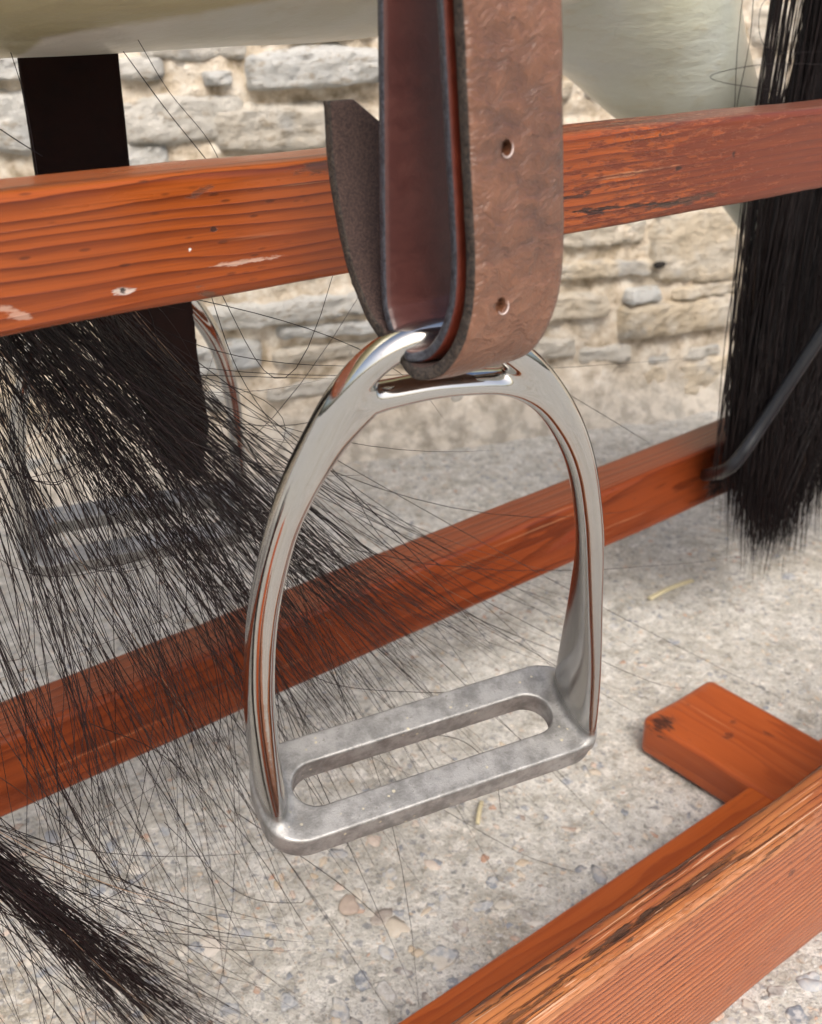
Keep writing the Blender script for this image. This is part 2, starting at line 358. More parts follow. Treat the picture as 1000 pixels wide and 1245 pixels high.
def aggregate():
    m = NT('blue_grey_aggregate'); o = m.obj(); rnd = m.n('ObjectInfo').outputs['Random']
    ov = m.vm('ADD', o, m.comb(m.math('MULTIPLY', rnd, 9), m.math('MULTIPLY', rnd, 5), 0))
    c = m.ramp(rnd, [(0, (.20, .22, .25)), (.3, (.30, .32, .35)), (.55, (.36, .38, .40)), (.7, (.50, .47, .42)), (.85, (.27, .26, .25)), (1, (.44, .34, .28))])
    a = m.noise(ov, 160, 4, .65); b_ = m.noise(ov, 55, 4, .6)
    c = m.mix(m.math('MULTIPLY', m.rng(a, .46, .62), .75), c, (.60, .60, .58)); c = m.mix(m.math('MULTIPLY', m.rng(b_, .47, .60), .95), c, (.54, .51, .45))
    c = m.mix(m.math('MULTIPLY', m.rng(a, .42, .34), .5), c, (.12, .12, .13))
    m.set(Base_Color=c, Roughness=.8, Normal=m.bump(a, .7, .0015), Specular_IOR_Level=.3)
    g = [o_ for o_ in COL.objects if o_.name == 'ground'][0]
    spots = [(470, 1205, 14), (492, 1180, 9), (540, 1165, 17), (560, 1195, 13), (520, 1215, 9), (585, 1100, 11), (612, 1098, 10), (640, 1112, 9), (470, 1158, 11), (440, 1190, 12), (415, 1225, 12), (505, 1240, 10), (475, 1062, 8),
             (600, 1070, 8), (560, 1125, 9), (660, 1080, 6), (400, 1170, 8), (350, 1215, 11), (310, 1180, 9), (280, 1230, 12), (240, 1150, 9), (180, 1200, 12), (330, 1120, 8), (250, 1080, 7), (380, 1075, 7), (120, 1080, 9), (60, 1180, 12),
             (915, 1225, 11), (945, 1205, 9), (985, 1190, 10), (970, 1232, 12), (890, 1243, 9), (160, 1130, 9), (90, 1020, 8), (530, 1045, 6), (450, 1110, 7), (620, 1045, 5), (700, 1030, 5), (760, 985, 5), (640, 980, 5), (690, 950, 6), (730, 930, 5), (820, 780, 6), (960, 700, 8), (900, 740, 7), (745, 760, 7), (540, 1090, 6), (505, 1085, 6), (380, 1010, 7), (200, 1010, 7)]
    for (u, v, rp) in spots:
        P = atz(u, v, 0); d = float(np.linalg.norm(P - C0)); s = rp * d / FPX * 1.05
        bm = bmesh.new(); bmesh.ops.create_icosphere(bm, subdivisions=3, radius=1); ph = random.uniform(0, 50); asp = random.uniform(.6, 1.0); rot = random.uniform(0, 3.1)
        for q in bm.verts:
            k = 1 + .45 * N3(q.co.x, q.co.y, 0, 1.3, ph) + .16 * N3(q.co.x, q.co.y, q.co.z, 3.4, ph)
            x, y = q.co.x * k * s * 1.15, q.co.y * k * s * asp; z = min(q.co.z, .45 + .1 * N3(q.co.x, q.co.y, 0, 2.5, ph)) * k * s * .32
            q.co = Vector((x * math.cos(rot) - y * math.sin(rot), x * math.sin(rot) + y * math.cos(rot), z))
        me = bpy.data.meshes.new('aggregate_stone'); bm.to_mesh(me); bm.free()
        zz = .0035 * N3(P[0], P[1], 0, 9) + .002 * N3(P[0], P[1], 0, 40) - .002
        o_ = link('aggregate_stone', me, m.m if not me.materials else [], g, world=False); o_.location = (float(P[0]), float(P[1]), float(zz) - s * .02)
aggregate()

# ------------------------------------------------------------------ stone wall
def build_wall():
    k = H0 / .53
    a = np.array([-.354, 1.12]) * k; b = np.array([.424, 1.393]) * k
    d = (b - a) / np.linalg.norm(b - a); n = np.array([d[1], -d[0]])            # n faces the camera
    if n[1] > 0: n = -n
    org = a.copy()
    root = empty('stone_wall', (float(org[0]), float(org[1]), 0))
    tag(root, 'pale rubble stone wall with crumbly cream mortar behind the rocking horse', 'wall')
    ang = math.atan2(d[1], d[0]); root.rotation_euler = (0, 0, ang)
    # local frame: x along, y into the wall, z up
    def wl(u, v):
        r = ray(u, v); nn = np.array([n[0], n[1], 0]); P0 = np.array([org[0], org[1], 0])
        t = ((P0 - C0) @ nn) / (r @ nn); P = C0 + r * t; return float((P[:2] - org) @ d), float(P[2])
    # mortar sheet with depth
    xs = np.linspace(-1.4, 3.4, 420); zs = np.linspace(-.05, 1.25, 170)
    V = []
    for z in zs:
        for x in xs:
            y = -.003 + .011 * N3(x, z, 1, 16) + .008 * N3(x, z, 3, 55) + .003 * N3(x, z, 7, 130)
            y -= .045 * max(0, 1 - z / .10) ** 1.5 + (.02 * N3(x, z, 2, 12) * max(0, 1 - z / .2))
            V.append((x, y, z))
    nx = len(xs); idx = np.arange(len(V)).reshape(len(zs), nx)
    Q = np.stack([idx[:-1, :-1], idx[:-1, 1:], idx[1:, 1:], idx[1:, :-1]], -1).reshape(-1, 4)
    me = mesh_np('mortar', np.array(V), Q); link('mortar', me, M_MORTAR, root, world=False)
    core = mesh('wall_core', [(-1.4, .02, -.05), (3.4, .02, -.05), (3.4, .4, -.05), (-1.4, .4, -.05), (-1.4, .02, 1.25), (3.4, .02, 1.25), (3.4, .4, 1.25), (-1.4, .4, 1.25)],
                [(0, 3, 2, 1), (4, 5, 6, 7), (1, 2, 6, 5), (2, 3, 7, 6), (3, 0, 4, 7)])
    link('wall_core', core, M_MORTAR, root, smooth=False, world=False)
    def stone(x0, z0, x1, z1, tint, proud=.012, taper=None, seed=None):
        seed = seed if seed is not None else random.uniform(0, 500)
        w_, h_ = x1 - x0, z1 - z0; cx, cz = (x0 + x1) / 2, (z0 + z1) / 2
        nxs = max(8, min(22, int(w_ / .009))); nzs = max(6, min(12, int(h_ / .009)))
        g = []
        rr = random.uniform(3.2, 7); sh = random.uniform(-.15, .15)
        for j in range(nzs + 1):
            for i in range(nxs + 1):
                u = i / nxs * 2 - 1; v = j / nzs * 2 - 1
                # squircle-ish outline
                k_ = (abs(u) ** rr + abs(v) ** rr) ** (1 / rr); mx = max(abs(u), abs(v)); f = (mx / k_) if k_ > 1e-6 else 1
                f = 1 - (1 - f) * .8
                px = u * f * w_ / 2; pz = v * f * h_ / 2
                e = 1 + .10 * N3(px, pz, seed, 28) * mx
                px *= e * 1.09; pz *= 1.13 + (.34 * N3(px, seed, pz, 22) + .1 * N3(px, seed, pz, 60)) * mx
                pz += sh * px * .25
                edge = 1 - mx ** 9
                y = -proud * (.25 + .75 * edge) - .009 * N3(px, pz, seed + 9, 22) * edge - .007 * N3(px, pz, seed + 3, 65) - .005 * N3(px, pz, seed + 5, 150)
                if mx > .999: y = .012
                g.append((px, y, pz))
        idx = np.arange(len(g)).reshape(nzs + 1, nxs + 1)
        Q = np.stack([idx[:-1, :-1], idx[:-1, 1:], idx[1:, 1:], idx[1:, :-1]], -1).reshape(-1, 4)
        o = link('stone', mesh_np('stone', np.array(g), Q), M_STONE, root, world=False); o.location = (cx, 0, cz)
        o['tint'] = float(tint); return o
    placed = []
    def px_stone(u0, v0, u1, v1, tint, proud=.014):
        (xa, za), (xb, zb) = wl(u0, v1), wl(u1, v0)
        x0, z0, x1, z1 = xa, za, xb, zb
        placed.append((x0, z0, x1, z1)); stone(x0, z0, x1, z1, tint, proud)
    for s in [(297, 55, 462, 112, .05, .03), (150, 112, 292, 182, .3, .016), (262, 122, 402, 190, .45, .02), (148, 168, 205, 212, .1, .014),
              (135, 66, 200, 98, .25, .02), (245, 84, 282, 104, .0, .022), (-40, 66, 48, 100, .05, .016), (-60, 108, 60, 190, .1, .016), (170, 40, 300, 76, .35, .012),
              (-180, 60, -50, 120, .4, .012), (310, 30, 460, 52, .5, .01),
              (640, 262, 782, 306, .55, .014), (788, 250, 935, 344, .7, .016), (630, 310, 792, 346, .8, .018), (560, 350, 738, 402, .6, .02),
              (748, 352, 905, 412, .85, .024), (560, 405, 700, 448, .4, .012), (778, 420, 960, 492, .65, .02), (700, 415, 770, 446, .35, .01), (640, 455, 690, 490, .3, .012),
              (250, 352, 440, 402, .15, .02), (185, 410, 315, 462, .0, .018), (330, 408, 470, 444, .5, .014), (470, 395, 560, 450, .55, .012),
              (905, 0, 1010, 60, .5, .014), (890, 66, 960, 112, .45, .012), (880, 118, 1010, 170, .2, .014), (700, 160, 850, 215, .4, .012), (945, 350, 1100, 420, .6, .014),
              (470, 470, 580, 500, .3, .012), (320, 452, 440, 486, .35, .014), (150, 470, 290, 520, .2, .012)]:
        px_stone(*s)
    # the rest in rough courses
    z = .02; n_ = 0
    while z < 1.2:
        h = random.uniform(.032, .062); x = -1.35 + random.uniform(0, .1)
        while x < 3.3 and n_ < 255:
            ww = random.uniform(.06, .19) * (1 if -.7 < x < 1.6 and z < .8 else 2.6)
            x1 = x + ww; ok = True
            for (a0, b0, a1, b1) in placed:
                if x < a1 - .006 and x1 > a0 + .006 and z < b1 - .006 and z + h > b0 + .006: ok = False; break
            if ok and not (x > 2.0 and z > .8):
                stone(x + .005, z + .004, x1 - .005, z + h * random.uniform(.82, 1.0) - .004, random.random() ** 1.2, random.uniform(.008, .02)); n_ += 1
                x = x1 + random.uniform(.002, .012)
            else: x += .03
        z += h + .005
    # dark lump standing in for the shade in a gap between stones
    hx, hz = wl(794, 318)
    bm = bmesh.new(); bmesh.ops.create_icosphere(bm, subdivisions=2, radius=1)
    for v in bm.verts: v.co = Vector((v.co.x * .011 * (1 + .2 * v.co.z), v.co.y * .004, v.co.z * .0055))
    me = bpy.data.meshes.new('gap_shade'); bm.to_mesh(me); bm.free()
    o = link('gap_shade', me, M_GAP_SHADE, root, world=False); o.location = (hx, -.020, hz)
build_wall()

# ------------------------------------------------------------------ beams
def round_poly(pts, rad, seg=5):
    out = []; n = len(pts)
    for i in range(n):
        p = np.array(pts[i], float); a = np.array(pts[i - 1], float); b = np.array(pts[(i + 1) % n], float); r = rad[i]
        da = (a - p) / np.linalg.norm(a - p); db = (b - p) / np.linalg.norm(b - p)
        s, e = p + da * r, p + db * r
        for k in range(seg + 1):
            t = k / seg; out.append((1 - t) ** 2 * s + 2 * t * (1 - t) * p + t * t * e)
    return out
def beam(name, anchor, direction, length, back, sec, rad, mat, parent=None, wear=.0004, nseg=160, seed=0.0, subdiv=3, cap_round=.004):
    """sec: section in (across, up) relative to the anchor line; the beam runs along direction."""
    direction = Vector(direction).normalized(); side = Vector((0, 0, 1)).cross(direction).normalized(); up = direction.cross(side)
    sec = round_poly(sec, rad)
    ring = []
    for i in range(len(sec)):                                  # subdivide the flats so that wear can dent them
        a, b = sec[i], sec[(i + 1) % len(sec)]; ring.append(a)
        L = np.linalg.norm(b - a)
        if L > .008:
            m_ = int(L / .005)
            for k in range(1, m_): ring.append(a + (b - a) * k / m_)
    V, F = [], []; m = len(ring); cen = np.mean(ring, axis=0)
    xs = [-back, -back + cap_round * .3, -back + cap_round] + [(-back + cap_round) + (length + back - 2 * cap_round) * i / nseg for i in range(1, nseg)] + [length - cap_round, length - cap_round * .3, length]
    for j, x in enumerate(xs):
        ins = {0: cap_round, 1: cap_round * .35, len(xs) - 1: cap_round, len(xs) - 2: cap_round * .35}.get(j, 0)
        for q in ring:
            dq = q - cen; L = np.linalg.norm(dq); q2 = cen + dq * (1 - ins / L)
            wv = wear * (N3(x, q[0], q[1], 14, seed) * 1.6 + N3(x, q[0] * 4, q[1] * 4, 45, seed) * .8)
            q2 = q2 + dq / L * wv
            V.append((x, q2[0], q2[1]))
    for j in range(len(xs) - 1):
        for i in range(m):
            F.append((j * m + i, (j + 1) * m + i, (j + 1) * m + (i + 1) % m, j * m + (i + 1) % m))
    F.append(tuple(range(m))[::1]); F.append(tuple((len(xs) - 1) * m + i for i in reversed(range(m))))
    me = mesh(name, V, F)
    bm = bmesh.new(); bm.from_mesh(me); bmesh.ops.recalc_face_normals(bm, faces=bm.faces); bm.to_mesh(me); bm.free()
    o = link(name, me, mat)
    R3 = Matrix((direction, side, up)).transposed()
    mw = R3.to_4x4(); mw.translation = Vector([float(c) for c in anchor])
    if parent is not None:
        o.parent = parent; mw = Matrix.Translation(-Vector(parent.location)) @ mw
    o.matrix_local = mw
    return o

# upper rail: front face p=.40, top front edge seen along y 235..130
def zoff(u, v, p): return at(u, v, p)[2]
pT = .40
A = at(500, 182.5, pT); zb = zoff(500, 321, pT) - A[2]; zt = A[2] - H0
back_w = (zt / math.tan(math.radians(-10.95 - .25))) - pT if False else .030
def localx(anchor, direction, u, v, p):                     # position along a beam of a mark seen at u, v
    P = at(u, v, p); return float((P - anchor) @ (np.array(direction) / np.linalg.norm(direction))), float(P[2] - anchor[2])
D1 = dirvp(2299, -6)
def mk(anchor, D, u, v, p, rx, rz, tilt, col, amt, y=0.0):
    lx, _ = localx(anchor, D, u, v, p); Pl = anchor + D * lx; lz = float(at(u, v, p)[2] - Pl[2])
    return (lx, y, lz, rx, .010, rz, tilt, col, amt)
PALE = (.66, .50, .40)
marks1 = [mk(A, D1, 298, 316, pT, .016, .0010, -.02, PALE, .55), mk(A, D1, 142, 352, pT, .0045, .0012, .0, (.6, .55, .5), .8), mk(A, D1, 143, 351, pT, .0014, .0009, 0, BLK, 1),
          mk(A, D1, 255, 277, pT, .0014, .0013, 0, BLK, .9), mk(A, D1, 238, 232, pT, .004, .0015, .2, (.06, .03, .02), .7), mk(A, D1, 15, 378, pT, .007, .002, -.5, PALE, .4),
          mk(A, D1, 250, 355, pT, .005, .0016, -.4, (.10, .06, .04), .8), mk(A, D1, 226, 301, pT, .0009, .0009, 0, (.9, .88, .85), 1), mk(A, D1, 390, 203, pT, .012, .0022, 0, (.05, .03, .02), .7),
          mk(A, D1, 775, 252, pT, .050, .0010, -.05, BLK, .95), mk(A, D1, 727, 259, pT, .014, .0010, -.1, BLK, .95), mk(A, D1, 722, 236, pT, .003, .0016, 0, BLK, .9), mk(A, D1, 700, 241, pT, .016, .0009, -.05, BLK, .8),
          mk(A, D1, 840, 246, pT, .030, .0022, .02, (.05, .035, .025), .8), mk(A, D1, 905, 190, pT, .0016, .0018, 0, BLK, .8), mk(A, D1, 835, 206, pT, .0025, .0012, 0, BLK, .8), mk(A, D1, 812, 165, pT, .0016, .001, 0, BLK, .8)]
sg = mk(A, D1, 960, 180, pT, 1, 1, 0, BLK, 1); marks1.insert(0, (sg[0] + .06, .0, -.03, .20, .3, .2, 0, (.11, .022, .009), .85))  # broad dark red patch: shade on the rail's right end painted into the wood
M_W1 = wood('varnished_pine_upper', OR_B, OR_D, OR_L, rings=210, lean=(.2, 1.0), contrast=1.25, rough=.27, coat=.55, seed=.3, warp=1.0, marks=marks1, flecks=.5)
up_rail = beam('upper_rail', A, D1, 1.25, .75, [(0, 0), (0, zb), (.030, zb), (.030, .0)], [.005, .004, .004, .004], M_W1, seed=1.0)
tag(up_rail, 'glossy orange-brown wooden rail crossing behind the stirrup leather', 'rail')

# far hoof rail
D2 = dirvp(2600, -170); pM = .62
A2 = at(450, 716, pM); zb2 = zoff(450, 796, pM) - A2[2]
th = .044
marks2 = [mk(A2, D2, 640, 612, pM, .040, .0022, .0, (.06, .025, .02), .75, .006), mk(A2, D2, 720, 572, pM, .022, .0022, 0, (.04, .02, .018), .8, .006), mk(A2, D2, 560, 665, pM, .05, .0014, 0, (.08, .03, .02), .7, .004),
          mk(A2, D2, 812, 528, pM, .022, .0022, 0, BLK, .85, .006), mk(A2, D2, 60, 868, pM, .06, .002, 0, (.10, .05, .03), .6, .006), mk(A2, D2, 862, 580, pM, .013, .014, 0, BLK, .95, 0), mk(A2, D2, 700, 640, pM, .03, .006, .3, (.22, .03, .01), .6)]
M_W2 = wood('varnished_pine_far', (.17, .033, .009), (.065, .011, .004), (.235, .049, .012), rings=150, lean=(1.0, .25), rough=.36, coat=.35, seed=2.1, marks=marks2, flecks=.3)
far_rail = beam('hoof_rail', A2, D2, 1.4, .9, [(0, 0), (0, zb2), (th, zb2), (th, .0)], [.006, .005, .005, .006], M_W2, seed=3.0)
tag(far_rail, 'blurred orange-brown hoof rail beyond the near stirrup with an iron hooked into it', 'rail', 'hoof rails')

# near hoof rail
D3 = dirvp(2560, -150); pN = .272
A3 = at(850, 1104, pN)
zD = zoff(850, 1226, pN) - A3[2]; zE = zoff(850, 1270, pN - .004) - A3[2] if False else zoff(850, 1268, pN) - A3[2]
pA = .0315
marks3 = [mk(A3, D3, 768, 1160, pN, .011, .0042, .0, (.05, .055, .06), 1.3), mk(A3, D3, 714, 1196, pN, .009, .004, 0, (.07, .07, .07), 1.2), mk(A3, D3, 818, 1168, pN, .010, .0010, 0, (.06, .02, .015), .85),
          mk(A3, D3, 690, 1212, pN, .014, .0045, 0, (.70, .50, .42), .7), (-.03, .0, -.002, .30, .010, .0035, 0, (.58, .32, .20), .25), mk(A3, D3, 960, 1062, pN, .004, .002, 0, (.1, .05, .04), .7),
          (-.050, .014, .0, .030, .0018, .01, .0, (.03, .018, .012), .95), (-.11, .022, .0, .045, .0012, .01, .0, (.04, .02, .012), .9), (.03, .026, .0, .07, .0012, .01, 0, (.06, .03, .02), .85), (.00, .013, 0, .06, .0016, .01, 0, (.05, .022, .012), .8), (-.14, .010, 0, .05, .0014, .01, 0, (.05, .022, .012), .8)]
M_W3 = wood('weathered_pine_near', (.36, .095, .033), (.12, .024, .010), (.50, .17, .066), top=1, rings=215, lean=(1.0, 1.0), rough=.40, coat=.25, seed=4.4, warp=.5, marks=marks3, flecks=.6, worn=.25, fine=.4, groove=.0012, contrast=1.3)
near_rail = beam('hoof_rail', A3, D3, .95, .45, [(0, 0), (0.001, zD), (.004, zE), (.030, zE), (pA, -.010), (pA - .003, .0045)], [.006, .002, .005, .005, .008, .010], M_W3, wear=.0011, nseg=260, seed=5.0)
tag(near_rail, 'weathered wooden hoof rail with grooved grain in the near lower corner', 'rail', 'hoof rails')

# base board and cross foot on the concrete
zTop = .035; pS = (H0 - zTop) / math.tan(math.radians(56.96))
M_W4 = wood('varnished_pine_base', (.42, .085, .016), (.30, .05, .010), (.50, .11, .02), rings=90, lean=(1.0, .3), rough=.38, coat=.35, seed=6.2, flecks=.25,
            marks=[])
PS0 = RD * .5 + ND * pS
base = beam('base_board', (float(PS0[0]), float(PS0[1]), zTop), RD, .9, .9, [(0, 0), (0, -zTop + .001), (-.100, -zTop + .001), (-.100, 0)], [.004] * 4, M_W4, seed=7.0, nseg=60)
tag(base, 'long smooth orange base board lying on the concrete under the near hoof rail', 'board')
kf = (H0 - zTop) / .50
r0, r1 = .545 * kf, .622 * kf; pf0, pf1 = pS - .075, .416 * kf
FC = RD * ((r0 + r1) / 2) + ND * pf0
marksf = [(.075 + .078 * kf, .040, .0, .010, .012, .012, 0, (.02, .012, .010), .95), (.125, .01, .0, .004, .006, .004, 0, (.08, .02, .01), .7), (.135, -.01, 0, .003, .004, .004, 0, (.08, .02, .01), .6), (.105, -.02, 0, .005, .003, .004, 0, (.08, .02, .01), .6)]
M_W5 = wood('varnished_pine_foot', (.34, .072, .018), (.24, .045, .012), (.40, .090, .022), rings=60, lean=(1.0, .3), rough=.38, coat=.35, seed=8.2, flecks=.45, marks=marksf)
hw = (r1 - r0) / 2
foot = beam('cross_foot', (float(FC[0]), float(FC[1]), zTop + .003), ND, pf1 - pf0, 0.0, [(hw, 0), (hw, -zTop - .001), (-hw, -zTop - .001), (-hw, 0)], [.005] * 4, M_W5, seed=9.0, nseg=40, cap_round=.005)
tag(foot, 'short flat wooden cross foot lying on the concrete against the base board', 'board')

# ------------------------------------------------------------------ tubes
def catmull(P, n):
    P = np.array(P, float); P = np.vstack([2 * P[0] - P[1], P, 2 * P[-1] - P[-2]]); out = []
    segs = len(P) - 3
    for k in range(n):
        t = k / (n - 1) * segs; i = min(int(t), segs - 1); t -= i
        a, b, c, d = P[i:i + 4]
        out.append(.5 * ((2 * b) + (c - a) * t + (2 * a - 5 * b + 4 * c - d) * t * t + (3 * b - a - 3 * c + d) * t ** 3))
    return np.array(out)
def tube(name, P, R, sides, mat, parent=None, jitter=0, seed=0, squash=None):
    n = len(P); V = []; F = []; T = np.gradient(P, axis=0); T /= np.linalg.norm(T, axis=1)[:, None]
    ref = np.array([0, 0, 1.0]) if abs(T[0][2]) < .9 else np.array([1.0, 0, 0])
    nrm = np.cross(T[0], ref); nrm /= np.linalg.norm(nrm)
    for i in range(n):
        nrm = nrm - T[i] * (nrm @ T[i]); nrm /= np.linalg.norm(nrm); bn = np.cross(T[i], nrm)
        for k in range(sides):
            a = 2 * math.pi * k / sides
            r = R[i] if np.ndim(R) else R
            o_ = nrm * math.cos(a) * r + bn * math.sin(a) * r * (squash if squash else 1)
            p = P[i] + o_
            if jitter: p = p + o_ / max(r, 1e-9) * jitter * N3(*(p * 1.0), 14, seed)
            V.append(p)
    for i in range(n - 1):
        for k in range(sides):
            F.append((i * sides + k, i * sides + (k + 1) % sides, (i + 1) * sides + (k + 1) % sides, (i + 1) * sides + k))
    F.append(tuple(reversed(range(sides)))); F.append(tuple((n - 1) * sides + k for k in range(sides)))
    return link(name, mesh(name, V, F), mat, parent)

iron = tube('swing_iron', catmull([at(851, 577, .632), at(862, 577, .600), at(884, 571, .560), at(903, 551, .548), at(932, 508, .540), at(1000, 405, .515), at(1110, 240, .48), at(1230, 60, .44)], 90), .0058, 16, M_IRON, jitter=.0008)
tag(iron, 'black bent iron rod hooked into the hoof rail beside the hanging black hair', 'iron rod')

# ------------------------------------------------------------------ stirrups
Q0 = np.array([0.0248, 0.4051, -0.1422]) + C0
YAW, ROLL, TILT = .3437, -.049, .3223
def Rm(yaw, roll, tilt):
    return Matrix.Rotation(yaw, 3, 'Z') @ Matrix.Rotation(roll, 3, 'Y') @ Matrix.Rotation(tilt, 3, 'X')
SM = Rm(YAW, ROLL, TILT)
def stirrup_mesh():
    H = .2516
    outer = [(-84, -256, 6.0, 22), (-85, -250, 6.6, 21.5), (-86.9, -225, 7.2, 18), (-88.0, -190, 7.0, 13), (-87.8, -158, 6.7, 10), (-85.2, -119, 6.4, 8.4), (-80.2, -86.5, 6.2, 7.8), (-74.2, -60.5, 6.1, 7.6),
             (-66.9, -38.5, 6.2, 7.4), (-59.3, -19.5, 6.4, 7.2), (-52.3, -5, 6.2, 6.9), (-43.5, 7.2, 5.8, 6.5), (-34, 14.2, 5.6, 6.3), (-23, 17.0, 5.6, 6.3), (-9, 15.6, 5.6, 6.3), (5, 9.4, 5.6, 6.4), (18, -1.5, 6.0, 6.6),
             (29.5, -15.5, 6.2, 7), (41.5, -34.5, 6.0, 7.2), (52.5, -58, 5.8, 7.4), (62, -89, 5.9, 7.6), (69, -119, 6.0, 8.4), (74.2, -155, 6.0, 12.5), (79.3, -195, 6.0, 18), (83.5, -235, 6.3, 21.5), (85, -256, 6.0, 22)]
    bar = [(-79.5, -83, .4, .4), (-76.5, -70, 1.6, 2), (-72.5, -55, 3.4, 4.6), (-67, -41.5, 5.0, 6), (-59, -28, 5.8, 6), (-51.5, -17.5, 6.6, 6), (-44.5, -8.5, 7.4, 6), (-39.5, -7.1, 6.0, 6), (-33, -6.6, 5.2, 6), (-20, -6.0, 4.7, 6), (-7, -7.0, 4.3, 6), (8.6, -9.8, 4.4, 6), (20, -14.8, 4.8, 6.3), (31, -24, 5.0, 6.6), (41, -38, 4.6, 6.6), (50.5, -58, 3.0, 4.4), (57.5, -76, 1.4, 2), (62, -90, .4, .4)]
    def dense(c, n):
        c = catmull(c, n) * .001; return c
    chains = [dense(outer, 420), dense(bar, 150)]
    tr = math.radians(3.2); ct, st = math.cos(tr), math.sin(tr)
    def sdf(P):
        x, y, z = P[:, 0], P[:, 1], P[:, 2]; ds = []
        for c in chains:
            d2 = (x[:, None] - c[None, :, 0]) ** 2 + (z[:, None] - c[None, :, 1]) ** 2
            i = np.argmin(d2, 1); dp = np.sqrt(d2[np.arange(len(x)), i])
            # refine onto the segment
            j0 = np.clip(i - 1, 0, len(c) - 1); j1 = np.clip(i + 1, 0, len(c) - 1)
            best = dp; hx = c[i, 2].copy(); hy = c[i, 3].copy()
            for a_, b_ in ((j0, i), (i, j1)):
                ax, az = c[a_, 0], c[a_, 1]; bx, bz = c[b_, 0] - ax, c[b_, 1] - az; L2 = bx * bx + bz * bz + 1e-18
                t = np.clip(((x - ax) * bx + (z - az) * bz) / L2, 0, 1)
                dd = np.sqrt((x - ax - bx * t) ** 2 + (z - az - bz * t) ** 2); k = dd < best
                best = np.where(k, dd, best); hx = np.where(k, c[a_, 2] + (c[b_, 2] - c[a_, 2]) * t, hx); hy = np.where(k, c[a_, 3] + (c[b_, 3] - c[a_, 3]) * t, hy)
            e = 2.1
            q = (np.maximum(best / hx, 1e-6) ** e + np.maximum(np.abs(y) / hy, 1e-6) ** e) ** (1 / e)
            ds.append((q - 1) * hx)
        d = ds[0]
        def smin(a, b, k):
            h = np.clip(.5 + .5 * (b - a) / k, 0, 1); return b * (1 - h) + a * h - k * h * (1 - h)
        for k_ in ds[1:]: d = smin(d, k_, .0055)
        # tread
        X = x * ct + y * st; Y = -x * st + y * ct; Z = z + H + .0075
        r = .021; qx = np.abs(X) - (.0935 - r); qy = np.abs(Y) - (.0295 - r)
        do = np.sqrt(np.maximum(qx, 0) ** 2 + np.maximum(qy, 0) ** 2) + np.minimum(np.maximum(qx, qy), 0) - r
        sl = np.sqrt(np.maximum(np.abs(X + .001) - (.074 - .0135), 0) ** 2 + Y ** 2) - .0128
        d2 = np.maximum(do, -sl); rr = .0011
        wx = d2 + rr; wy = np.abs(Z) - .0075 + rr
        dt = np.minimum(np.maximum(wx, wy), 0) + np.sqrt(np.maximum(wx, 0) ** 2 + np.maximum(wy, 0) ** 2) - rr
        return smin(d, dt, .0045)
    # seed surface: voxel remesh of rough tubes, then pulled onto the field
    bm = bmesh.new()
    def addm(me):
        bm.from_mesh(me); bpy.data.meshes.remove(me)
    for c in chains:
        V, F = [], []; T = np.gradient(c[:, :2], axis=0); T /= np.linalg.norm(T, axis=1)[:, None]
        for i in range(0, len(c)):
            nx, nz = -T[i, 1], T[i, 0]
            for k in range(16):
                a = 2 * math.pi * k / 16
                V.append((c[i, 0] + nx * math.cos(a) * c[i, 2], math.sin(a) * c[i, 3], c[i, 1] + nz * math.cos(a) * c[i, 2]))
        n = len(c)
        for i in range(n - 1):
            for k in range(16): F.append((i * 16 + k, i * 16 + (k + 1) % 16, (i + 1) * 16 + (k + 1) % 16, (i + 1) * 16 + k))
        F.append(tuple(reversed(range(16)))); F.append(tuple((n - 1) * 16 + k for k in range(16)))
        addm(mesh('t', V, F))
    # tread ring
    def rr_out(n):
        out = []
        for k in range(n):
            a = 2 * math.pi * k / n; ca, sa = math.cos(a), math.sin(a)
            out.append((math.copysign(.0725, ca) + .021 * ca, math.copysign(.0085, sa) + .021 * sa))
        return out
    def sl_out(n):
        out = []
        for k in range(n):
            a = 2 * math.pi * k / n; ca, sa = math.cos(a), math.sin(a); out.append((math.copysign(.0605, ca) + .0128 * ca - .001, .0128 * sa))
        return out
    n = 64; O, I = rr_out(n), sl_out(n); V = []
    for zz in (-H, -H - .015):
        for (X, Y) in O + I: V.append((X * ct - Y * st, X * st + Y * ct, zz))
    F = []
    for k in range(n):
        k2 = (k + 1) % n
        F += [(k, k2, n + k2, n + k), (2 * n + k2, 2 * n + k, 3 * n + k, 3 * n + k2), (k2, k, 2 * n + k, 2 * n + k2), (n + k, n + k2, 3 * n + k2, 3 * n + k)]
    addm(mesh('t', V, F))
    bmesh.ops.recalc_face_normals(bm, faces=bm.faces)
    me = bpy.data.meshes.new('bow'); bm.to_mesh(me); bm.free()
    o = bpy.data.objects.new('tmp', me); COL.objects.link(o)
    md = o.modifiers.new('r', 'REMESH'); md.mode = 'VOXEL'; md.voxel_size = .00085; md.adaptivity = 0
    sm = o.modifiers.new('s', 'SMOOTH'); sm.factor = .5; sm.iterations = 6
    dg = bpy.context.evaluated_depsgraph_get(); me2 = bpy.data.meshes.new_from_object(o.evaluated_get(dg))
    bpy.data.objects.remove(o); bpy.data.meshes.remove(me)
    n = len(me2.vertices); co = np.empty(n * 3); me2.vertices.foreach_get('co', co); co = co.reshape(-1, 3)
    def ev(P):
        return np.concatenate([sdf(P[i:i + 8000]) for i in range(0, len(P), 8000)])
    h = 1e-5
